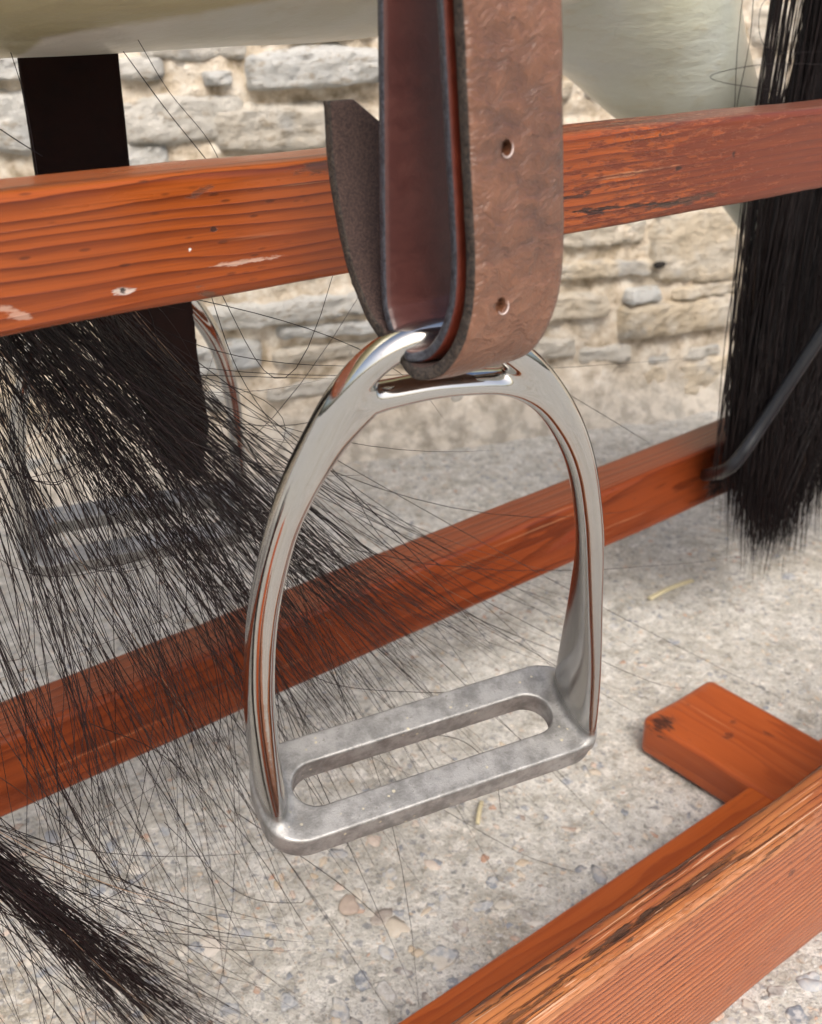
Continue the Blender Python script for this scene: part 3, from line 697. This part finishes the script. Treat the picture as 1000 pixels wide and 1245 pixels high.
    for it in range(4):
        d = ev(co); g = np.stack([(ev(co + np.eye(3)[k] * h) - d) / h for k in range(3)], 1)
        g2 = (g ** 2).sum(1) + 1e-6; step = (d / g2)[:, None] * g
        L = np.linalg.norm(step, axis=1); step *= np.minimum(1, .0012 / np.maximum(L, 1e-9))[:, None]
        co = co - step * .9
    me2.vertices.foreach_set('co', co.ravel()); me2.update(); me2.name = 'bow'
    print('stirrup verts', n)
    return me2
bow = stirrup_mesh()
def place_stirrup(pos, R, label):
    t = empty('stirrup', [float(c) for c in pos]); tag(t, label, 'stirrup', 'stirrup irons')
    o = bpy.data.objects.new('stirrup_iron', bow); COL.objects.link(o)
    o.parent = t; o.matrix_local = R.to_4x4()
    return t, o
bow.materials.append(M_STEEL); bow.polygons.foreach_set('use_smooth', [True] * len(bow.polygons))
def solo_stirrup(name, pos, R, label):
    o = bpy.data.objects.new(name, bow); COL.objects.link(o); mw = R.to_4x4(); mw.translation = Vector([float(c) for c in pos]); o.matrix_world = mw
    return tag(o, label, 'stirrup', 'stirrup irons')
st1 = solo_stirrup('stirrup', Q0, SM, 'shiny steel stirrup hanging in the middle with slotted tread, in sharp focus')

# ------------------------------------------------------------------ stirrup leathers
def strap(name, path, width, thick, sdir, mats, parent, wobble=.0002, edge_rough=0.0, seed=0, nw=20, wfun=None, n=260, face_noise=.0):
    """path: list of points of the centre line of the OUTER face; thickness goes along -normal. mats: outer face, inner face, edge."""
    P = catmull(path, n); T = np.gradient(P, axis=0); T /= np.linalg.norm(T, axis=1)[:, None]
    s = np.array(sdir, float)
    V, F, MI = [], [], []; tt = [-1 + 2 * i / nw for i in range(nw + 1)]
    ring_n = 2 * (nw + 1) + 4
    for i in range(n):
        nr = np.cross(T[i], s); nr /= np.linalg.norm(nr)
        wl_, wr_ = (wfun(i / (n - 1)) if wfun else (1, 1))
        pp = []
        for side in (0, 1):
            seq = tt if side == 0 else tt[::-1]
            for t in seq:
                q = P[i] + s * (width / 2) * (-wl_ + (wl_ + wr_) * (t + 1) / 2)
                dome = -.0006 * abs(t) ** 8
                nz = face_noise * (N3(*q, 60, seed) + .6 * N3(*q, 150, seed + 4)) + wobble * N3(*q, 25, seed + 2)
                if side == 0: q = q + nr * (dome + nz)
                else: q = q - nr * (thick + dome) + nr * nz * .5
                pp.append(q)
            t = 1 if side == 0 else -1
            hwid = width / 2 * (wr_ if t > 0 else wl_)
            for f in (.3, .7):
                ff = f if side == 0 else 1 - f
                q = P[i] + s * t * hwid - nr * thick * ff
                er = edge_rough * (N3(*q, 260, seed + 7) + .8 * N3(*q, 620, seed + 8))
                pp.append(q + s * t * (.0004 + er))
        V += pp
    m = ring_n
    for i in range(n - 1):
        for k in range(m):
            F.append((i * m + k, (i + 1) * m + k, (i + 1) * m + (k + 1) % m, i * m + (k + 1) % m))
            MI.append(0 if k < nw else (2 if k < nw + 3 else (1 if k < 2 * nw + 3 else 2)))
    F.append(tuple(range(m))); MI.append(2); F.append(tuple((n - 1) * m + k for k in reversed(range(m)))); MI.append(2)
    me = mesh(name, V, F); me.polygons.foreach_set('material_index', MI)
    bm = bmesh.new(); bm.from_mesh(me); bmesh.ops.recalc_face_normals(bm, faces=bm.faces); bm.to_mesh(me); bm.free()
    return link(name, me, mats, parent)

PSI = math.radians(36)
sd_ = np.array([math.cos(PSI), math.sin(PSI), 0]); no_ = np.array([math.sin(PSI), -math.cos(PSI), 0])   # width direction and outward (towards camera) normal
def SW(x, y, z): return np.array(Q0) + np.array(SM @ Vector((x, y, z)))
S0 = SW(-.004, 0, .0150)                                   # under the crown of the bow
WID = .0368
root = empty('stirrup_leather', [float(c) for c in S0 + np.array([0, 0, -.01])])
tag(root, 'brown leather strap of two layers looped through the sharp middle stirrup', 'strap', 'stirrup leathers')
def U(nf, nb, zbot, lat_f, lat_b, zup_f=.24, zup_b=.24, back=True):
    """loop in the (normal, z) plane: down the front at nf, round the bottom, up the back at nb"""
    c = S0; pts = []
    for z in np.linspace(zup_f, .036, 8): pts.append(c + no_ * nf + sd_ * ((.0095 + lat_f * z / .1)) + np.array([0, 0, z]))
    mid = (nf + nb) / 2; a = (nf - nb) / 2
    for k in range(1, 12):
        th_ = math.pi * k / 12
        pts.append(c + no_ * (mid + a * math.cos(th_)) + sd_ * ((.0095 + lat_f * .3) * max(0, math.cos(th_)) ** .7) + np.array([0, 0, ((.030 if th_ < math.pi / 2 else .020) - zbot) * (1 - math.sin(th_)) + zbot]))
    if back:
        for z in np.linspace(.030, zup_b, 9): pts.append(c + no_ * nb + sd_ * (lat_b * z / .1) + np.array([0, 0, z]))
    return pts
OFF = sd_ * -.0096
# inner strap (dyed edges): wraps the bow, up the back
pin = [p + OFF for p in U(.0185, -.0175, -.0055, -.009, .0)]
s_in = strap('inner_strap', pin, WID, .0045, sd_, [M_LRED, M_LIN, M_EDGE], root, seed=3)
s_in['label'] = 'inner strap layer with smooth dark edges'
# outer strap (rough grain): outside it, its end curls away behind as a loose flap
pout = [p + OFF + sd_ * .001 for p in U(.0275, -.0190, -.0112, -.009, 0, back=False)[:-3]]
for (nn, z, lat) in [(-.0225, .0015, 0), (-.0300, .009, -.000), (-.0370, .022, -.001), (-.0440, .042, -.001), (-.0475, .058, -.001), (-.0490, .0765, -.001)]:
    pout.append(S0 + OFF + no_ * nn + sd_ * lat + np.array([0, 0, z]))
def tip(t):
    k = max(0, (t - .93) / .07); return (1, 1 - 1.5 * k ** 1.3)
s_out = strap('outer_strap', pout, WID + .0015, .0058, sd_, [M_LFRONT, M_SUEDE, M_EDGER], root, edge_rough=.0007, seed=9, wfun=tip, n=360, face_noise=.00035, wobble=.0005)
s_out['label'] = 'thick brown outer strap layer with wrinkled grain, punched holes and frayed edges'
# punched holes
def plane_hit(u, v, P0, nn):
    r = ray(u, v); t = ((P0 - C0) @ nn) / (r @ nn); return C0 + r * t
cut = bpy.data.meshes.new('cut'); bmc = bmesh.new(); hpos = []
for (u, v) in ((617, 180), (612, 372)):
    P = plane_hit(u, v, S0 + no_ * .0278, no_); hpos.append(P)
    mat = Matrix.Translation(Vector(P)) @ Vector(no_).to_track_quat('Z', 'Y').to_matrix().to_4x4() @ Matrix.Scale(1.25, 4, (0, 1, 0))
    bmesh.ops.create_cone(bmc, segments=20, radius1=.0021, radius2=.0021, depth=.009, cap_ends=True, matrix=mat)
bmc.to_mesh(cut); bmc.free(); co_ = bpy.data.objects.new('cut', cut); COL.objects.link(co_)
bpy.context.view_layer.update()
bo = s_out.modifiers.new('b', 'BOOLEAN'); bo.operation = 'DIFFERENCE'; bo.object = co_; bo.solver = 'EXACT'
dg = bpy.context.evaluated_depsgraph_get(); dg.update()
nm = bpy.data.meshes.new_from_object(s_out.evaluated_get(dg)); s_out.modifiers.clear(); s_out.data = nm; bpy.data.objects.remove(co_)
for P in hpos:
    c = []; q = Vector(no_).to_track_quat('Z', 'Y').to_matrix()
    for k in range(25):
        a = -2.7 + 3.4 * k / 24
        c.append(np.array(P) + np.array(q @ Vector((.0022 * math.cos(a), .0027 * math.sin(a), .0002))))
    rr_ = np.array([.00006 + .00028 * math.sin(math.pi * k / 24) for k in range(25)])
    rm = tube('hole_rim', np.array(c), rr_, 6, M_RIM, root)

# far stirrup and its leather
pos2 = None
SM2 = Rm(.366, .045, .441)
pos2 = np.array([-.1761, .7409, -.2022]) + C0
st2 = solo_stirrup('stirrup', pos2, SM2, 'blurred steel stirrup hanging behind the loose black hair')
root2 = empty('stirrup_leather', [float(c) for c in at(100, 200, .69)])
tag(root2, 'dark leather strap hanging below the cream belly to the blurred stirrup', 'strap', 'stirrup leathers')
pf = .69
def mid2(a, b, v, p): return at((a + b) / 2, v, p)
f_s = RD * .97 + ND * -.1; f_s /= np.linalg.norm(f_s)
arch2 = pos2 + np.array(SM2 @ Vector((-.004, 0, .012)))
top = [at(78, -10, pf - .02), at(82, 30, pf - .015), at(88, 90, pf - .01), at(96, 150, pf - .005), at(104, 215, pf), at(113, 280, pf + .005)]
s2 = strap('hanging_strap', top + [arch2 + np.array([0, 0, .03]), arch2 + np.array([0, 0, -.010])], .058, .006, f_s, [M_DARKL, M_DARKL, M_DARKL], root2, seed=5, n=80)
tl = [at(150, 300, pf - .03), at(165, 345, pf - .035), at(182, 400, pf - .04), at(199, 450, pf - .045), at(220, 510, pf - .045), at(238, 580, pf - .045)]
def tip2(t):
    k = max(0, (t - .3) / .7); e = max(0, (t - .85) / .15); return (1 - .6 * k - .25 * e, 1 - .6 * k - .25 * e)
s3 = strap('strap_end', tl, .066, .005, f_s, [M_DARKL, M_DARKL, M_DARKL], root2, seed=6, n=80, wfun=tip2, edge_rough=.0008)

# ------------------------------------------------------------------ rocking horse
horse = empty('rocking_horse', [float(c) for c in (RD * .35 + ND * .56 + np.array([0, 0, H0 + .1]))])
tag(horse, 'cream painted rocking horse with long black hair, only belly and legs in view', 'rocking horse')
pc, rc = .58, .15
def belly():
    V, F = [], []; xs = np.linspace(-.9, .62, 130)
    # section: barrel side with a flatter underside plank
    K = 64
    slope = -.012
    for x in xs:
        f = 1 - .03 * ((x + .2) / .6) ** 2 * (1 if x < .3 else 1)
        end = max(0.0, 1 - max(0, (x - .35) / .30) ** 2) ** .5 if x > .35 else 1
        for k in range(K):
            a = 2 * math.pi * k / K; ca, sa = math.cos(a), math.sin(a)
            e = 2.5; rr = rc * (abs(ca) ** e + abs(sa) ** e) ** (-1 / e) * f
            yy = rr * ca * (.6 + .4 * end); zz = rr * sa * (.75 + .25 * end)
            rr2 = .002 * N3(x, yy, zz, 9, 3)
            V.append(RD * x + ND * (pc + yy + rr2) + np.array([0, 0, H0 + zz + zc + slope * x + rr2]))
    for i in range(len(xs) - 1):
        for k in range(K): F.append((i * K + k, i * K + (k + 1) % K, (i + 1) * K + (k + 1) % K, (i + 1) * K + k))
    F.append(tuple(range(K))); F.append(tuple((len(xs) - 1) * K + k for k in reversed(range(K))))
    return mesh('body', V, F)
zc = rc - .42 * math.tan(math.radians(5.0)) - .0145
link('body', belly(), M_PAINT, horse)
def limb(name, pts, mat, sides=40, squash=None):
    c = catmull(pts, 60); return tube(name, c[:, :3], c[:, 3], sides, mat, horse, jitter=.003, squash=squash)
def L(u, v, p, r): return tuple(at(u, v, p)) + (r,)
limb('leg', [L(640, -160, .66, .10), L(752, -40, .67, .088), L(800, 50, .675, .070), L(852, 120, .68, .052), L(900, 200, .68, .036), L(935, 270, .68, .026), L(965, 345, .68, .020), L(985, 440, .68, .018), L(1000, 520, .68, .020)], M_PAINT)
limb('leg', [L(1080, -150, .58, .06), L(1075, -40, .58, .050), L(1083, 20, .58, .036), L(1105, 80, .58, .030), L(1140, 180, .58, .022), L(1200, 330, .58, .02)], M_PAINT)

# ------------------------------------------------------------------ horsehair
def strands(name, C, R, mat, parent, label, sides=3):
    """C: (n, k, 3) centre lines, R: (n,) radii"""
    n, k, _ = C.shape; T = np.gradient(C, axis=1); T /= np.linalg.norm(T, axis=2)[..., None] + 1e-12
    ref = rng.normal(size=(n, 1, 3)); A_ = np.cross(T, ref); A_ /= np.linalg.norm(A_, axis=2)[..., None]; B_ = np.cross(T, A_)
    prof = np.ones(k); prof[-3:] = [.85, .6, .2]
    V = np.empty((n, k, sides, 3))
    for s in range(sides):
        a = 2 * math.pi * s / sides
        V[:, :, s] = C + (A_ * math.cos(a) + B_ * math.sin(a)) * (R[:, None] * prof[None])[..., None]
    idx = np.arange(n * k * sides).reshape(n, k, sides); Q = []
    for s in range(sides):
        s2 = (s + 1) % sides
        Q.append(np.stack([idx[:, :-1, s], idx[:, :-1, s2], idx[:, 1:, s2], idx[:, 1:, s]], -1).reshape(-1, 4))
    o = link(name, mesh_np(name, V.reshape(-1, 3), np.concatenate(Q)), mat, parent)
    o['kind'] = 'stuff'; o['label'] = label
    return o
def bez(P, k):
    """P: (n, 4, m) cubic control points, evaluated at k parameters"""
    t = np.linspace(0, 1, k)[None, :, None]; a, b, c, d = P[:, 0:1], P[:, 1:2], P[:, 2:3], P[:, 3:4]
    return (1 - t) ** 3 * a + 3 * (1 - t) ** 2 * t * b + 3 * (1 - t) * t * t * c + t ** 3 * d
def atv(UVP):
    u, v, p = UVP[..., 0], UVP[..., 1], UVP[..., 2]
    x = (u - CX) / FPX; y = -(v - CY) / FPX
    r = np.stack([x, y * math.sin(PITCH) + math.cos(PITCH), y * math.cos(PITCH) - math.sin(PITCH)], -1)
    return C0 + r * (p / (r @ ND))[..., None]
K = 22
def family(n, root, c1, c2, tip_, spread, nclump, clumpw, pr, loose=.25, short=.35):
    """root, c1, c2, tip_: ((u,v),(u,v)) spans between which clumps are laid; spread in the same measure"""
    out = []
    per0 = max(1, n // nclump)
    for c in range(nclump):
        per = max(1, int(per0 * random.choice((.35, .6, 1, 1, 2.05)))); s = random.random(); s2 = min(1, max(0, s + random.gauss(0, .12)))
        def lerp(a, b, t): return np.array([a[0] + (b[0] - a[0]) * t, a[1] + (b[1] - a[1]) * t])
        base = [lerp(*root, s), lerp(*c1, s), lerp(*c2, s2), lerp(*tip_, s2)]
        base = [b + rng.normal(0, spread * f, 2) for b, f in zip(base, (.25, .4, .8, 1.5))]; base[0][1] += 25
        p0, p1 = random.uniform(*pr), random.uniform(*pr); cwk = random.choice((.35, .55, .8, 1.2, 1.6))
        for _ in range(per):
            lo = 1.0 if random.random() > loose else random.uniform(2.5, 6)
            q = []
            for i, (b, f) in enumerate(zip(base, (1.3, 1.2, 1.7, 3.2))):
                d = rng.normal(0, clumpw * cwk * f * (lo if i else 1.0), 2); p = p0 + (p1 - p0) * i / 3 + random.gauss(0, .006 * lo ** .5)
                q.append([b[0] + d[0], b[1] + d[1], min(pr[1] + .02, max(pr[0] - .015, p))])
            q = np.array(q)
            if random.random() < short:
                f = random.uniform(.55, .95); q[3] = q[2] + (q[3] - q[2]) * f
            out.append(q)
    return out
G = []
# sweep whose tips reach behind the near stirrup (upper edge of the mass)
G += family(175, ((-150, 230), (130, 310)), ((0, 370), (215, 460)), ((240, 600), (400, 645)), ((420, 800), (700, 810)), 22, 24, 9, (.43, .53))
G += family(80, ((-200, 240), (60, 330)), ((20, 430), (170, 460)), ((150, 620), (330, 670)), ((360, 800), (520, 860)), 22, 18, 9, (.43, .54))
G += family(66, ((-200, 230), (140, 310)), ((-30, 430), (170, 430)), ((130, 620), (330, 720)), ((330, 880), (480, 1000)), 24, 26, 10, (.43, .55))
G += family(55, ((-220, 250), (60, 320)), ((-60, 520), (120, 520)), ((40, 740), (240, 800)), ((200, 1000), (390, 1110)), 26, 24, 11, (.43, .55))
G += family(40, ((-260, 300), (0, 380)), ((-120, 600), (40, 640)), ((-20, 850), (120, 900)), ((120, 1090), (260, 1220)), 26, 18, 11, (.43, .52))
# extra body close below the upper rail
G += family(120, ((-200, 235), (130, 330)), ((-60, 390), (130, 400)), ((40, 480), (210, 500)), ((140, 620), (330, 620)), 24, 30, 11, (.44, .52), .2, .5)
# heavy lock low on the left
G += family(260, ((-330, 700), (-250, 850)), ((-130, 920), (-80, 1010)), ((20, 1060), (60, 1140)), ((120, 1220), (330, 1300)), 14, 16, 11, (.42, .47), .25, .4)
# free single hairs
G += family(130, ((-200, 240), (110, 330)), ((-60, 420), (220, 450)), ((60, 640), (380, 660)), ((150, 1050), (520, 900)), 34, 130, 22, (.43, .55), .5, .3)
G = np.array(G)
Cw = atv(bez(G, K)); n = len(Cw)
t = np.linspace(0, 1, K)
amp = (t ** 1.6)[None, :, None] * rng.uniform(.001, .011, (n, 1, 1)); ph = rng.uniform(0, 6.28, (n, 1, 3)); fr = rng.uniform(2.5, 8, (n, 1, 3))
Cw = Cw + amp * np.sin(fr * t[None, :, None] + ph)
R_ = rng.uniform(.00016, .00029, n)
strands('horsehair', Cw, R_, M_HAIR, horse, 'loose dark hair sweeping down behind the sharp stirrup')
# a few long strays placed as seen
ST = []
def stray(pts, p): 
    c = catmull([(u, v, p) for u, v in pts], K); ST.append(atv(c))
stray([(168, 48), (205, 110), (250, 165), (272, 205)], .50); stray([(150, 62), (200, 130), (240, 180), (268, 215)], .51)
stray([(540, 985), (600, 1020), (650, 1045), (712, 1064)], .44); stray([(640, 445), (690, 478), (740, 508), (792, 540)], .50)
stray([(395, 560), (430, 600), (470, 660), (560, 720)], .47); stray([(250, 340), (300, 470), (400, 590), (470, 620)], .47)
stray([(-10, 330), (60, 560), (240, 700), (330, 860)], .45); stray([(12, 60), (30, 120), (44, 200), (50, 260)], .52); stray([(-10, 150), (20, 170), (44, 185), (52, 190)], .5)
stray([(110, 880), (200, 920), (300, 1020), (385, 1148)], .45); stray([(330, 780), (400, 830), (520, 842), (592, 838)], .44); stray([(600, 870), (640, 905), (675, 935), (690, 950)], .47)
stray([(290, 990), (350, 1030), (420, 1080), (468, 1122)], .46); stray([(200, 1000), (290, 1085), (360, 1098), (372, 1090)], .46); stray([(480, 890), (560, 900), (600, 940), (610, 990)], .45)
ST = np.array(ST)
strands('horsehair', ST, rng.uniform(.00020, .00028, len(ST)), M_HAIR, horse, 'single long stray hairs')
# hanging hair beside the leg
G = []
def hang(n, top, mid_, bot, sp, pr, nclump=14, cw=5):
    out = []
    for c in range(nclump):
        s = random.random()
        b = [top[0] + (top[1] - top[0]) * s, mid_[0] + (mid_[1] - mid_[0]) * s, bot[0] + (bot[1] - bot[0]) * s]
        ln = random.gauss(0, 34); p_ = random.uniform(*pr)
        for _ in range(n // nclump):
            d = random.gauss(0, cw)
            q = [[b[0] + d, -60, p_], [b[0] * .4 + b[1] * .6 + d, 200, p_], [b[1] + d * 1.2 + random.gauss(0, 2), 380, p_ - .01], [b[2] + d * 1.6 + random.gauss(0, sp), 590 + ln + random.gauss(0, 22), p_ - .015]]
            for e in q: e[2] += random.gauss(0, .004)
            out.append(q)
    return out
G += hang(2400, (1000, 1130), (925, 1060), (912, 960), 5, (.572, .60), 34, 8)
G += hang(1300, (1005, 1070), (905, 965), (898, 960), 6, (.57, .60), 20, 6)
G += hang(900, (1000, 1200), (980, 1150), (960, 1100), 6, (.575, .60), 12, 10)
G += hang(60, (945, 985), (888, 905), (880, 905), 12, (.575, .59), 12, 3)
G = np.array(G); Cw = atv(bez(G, K)); n = len(Cw)
amp = (.3 + t)[None, :, None] * rng.uniform(.0006, .0042, (n, 1, 1)); Cw = Cw + amp * np.sin(rng.uniform(3, 12, (n, 1, 3)) * t[None, :, None] + rng.uniform(0, 6.28, (n, 1, 3)))
strands('horsehair', Cw, rng.uniform(.00035, .0006, n), M_HAIR2, horse, 'thick black hair hanging beside the leg over the far hoof rail')
ST = []
stray([(955, -20), (925, 10), (935, 60), (1010, 62)], .56); stray([(1010, 78), (930, 78), (868, 90), (880, 100), (960, 112)], .56); stray([(905, -20), (897, 60), (894, 125), (893, 140)], .56); stray([(918, -20), (912, 50), (898, 120), (896, 140)], .56)
ST = np.array(ST); strands('horsehair', ST, np.full(len(ST), .0003), M_HAIR2, horse, 'fine stray hairs curling across the painted leg')

# ------------------------------------------------------------------ litter on the ground
def straw(pts, r, label):
    P = catmull([tuple(atz(u, v, .004)) for u, v in pts], 14); P[:, 2] = .004 + .002 * np.sin(np.linspace(0, 3, 14))
    o = tube('straw', P, r, 8, M_STRAW, squash=.5); return tag(o, label, 'straw', 'bits of straw')
straw([(790, 728), (815, 717), (842, 706)], .0036, 'pale piece of straw lying on concrete right of the stirrup')
straw([(581, 1002), (583, 990), (586, 975)], .0019, 'short upright-looking bit of straw on concrete just below the tread')
P = atz(425, 1102, .0)
bm = bmesh.new(); bmesh.ops.create_icosphere(bm, subdivisions=3, radius=1)
for v in bm.verts:
    k = 1 + .55 * N3(v.co.x, v.co.y, 0, 1.6, 5); v.co = Vector((v.co.x * .0075 * k, v.co.y * .010 * k, max(v.co.z, -.3) * .0028 * k))
me = bpy.data.meshes.new('stone_chip'); bm.to_mesh(me); bm.free()
o = link('stone_chip', me, M_CHIP, loc=(float(P[0]), float(P[1]), .001)); tag(o, 'flat reddish stone chip in the concrete below the left end of the tread', 'stone')
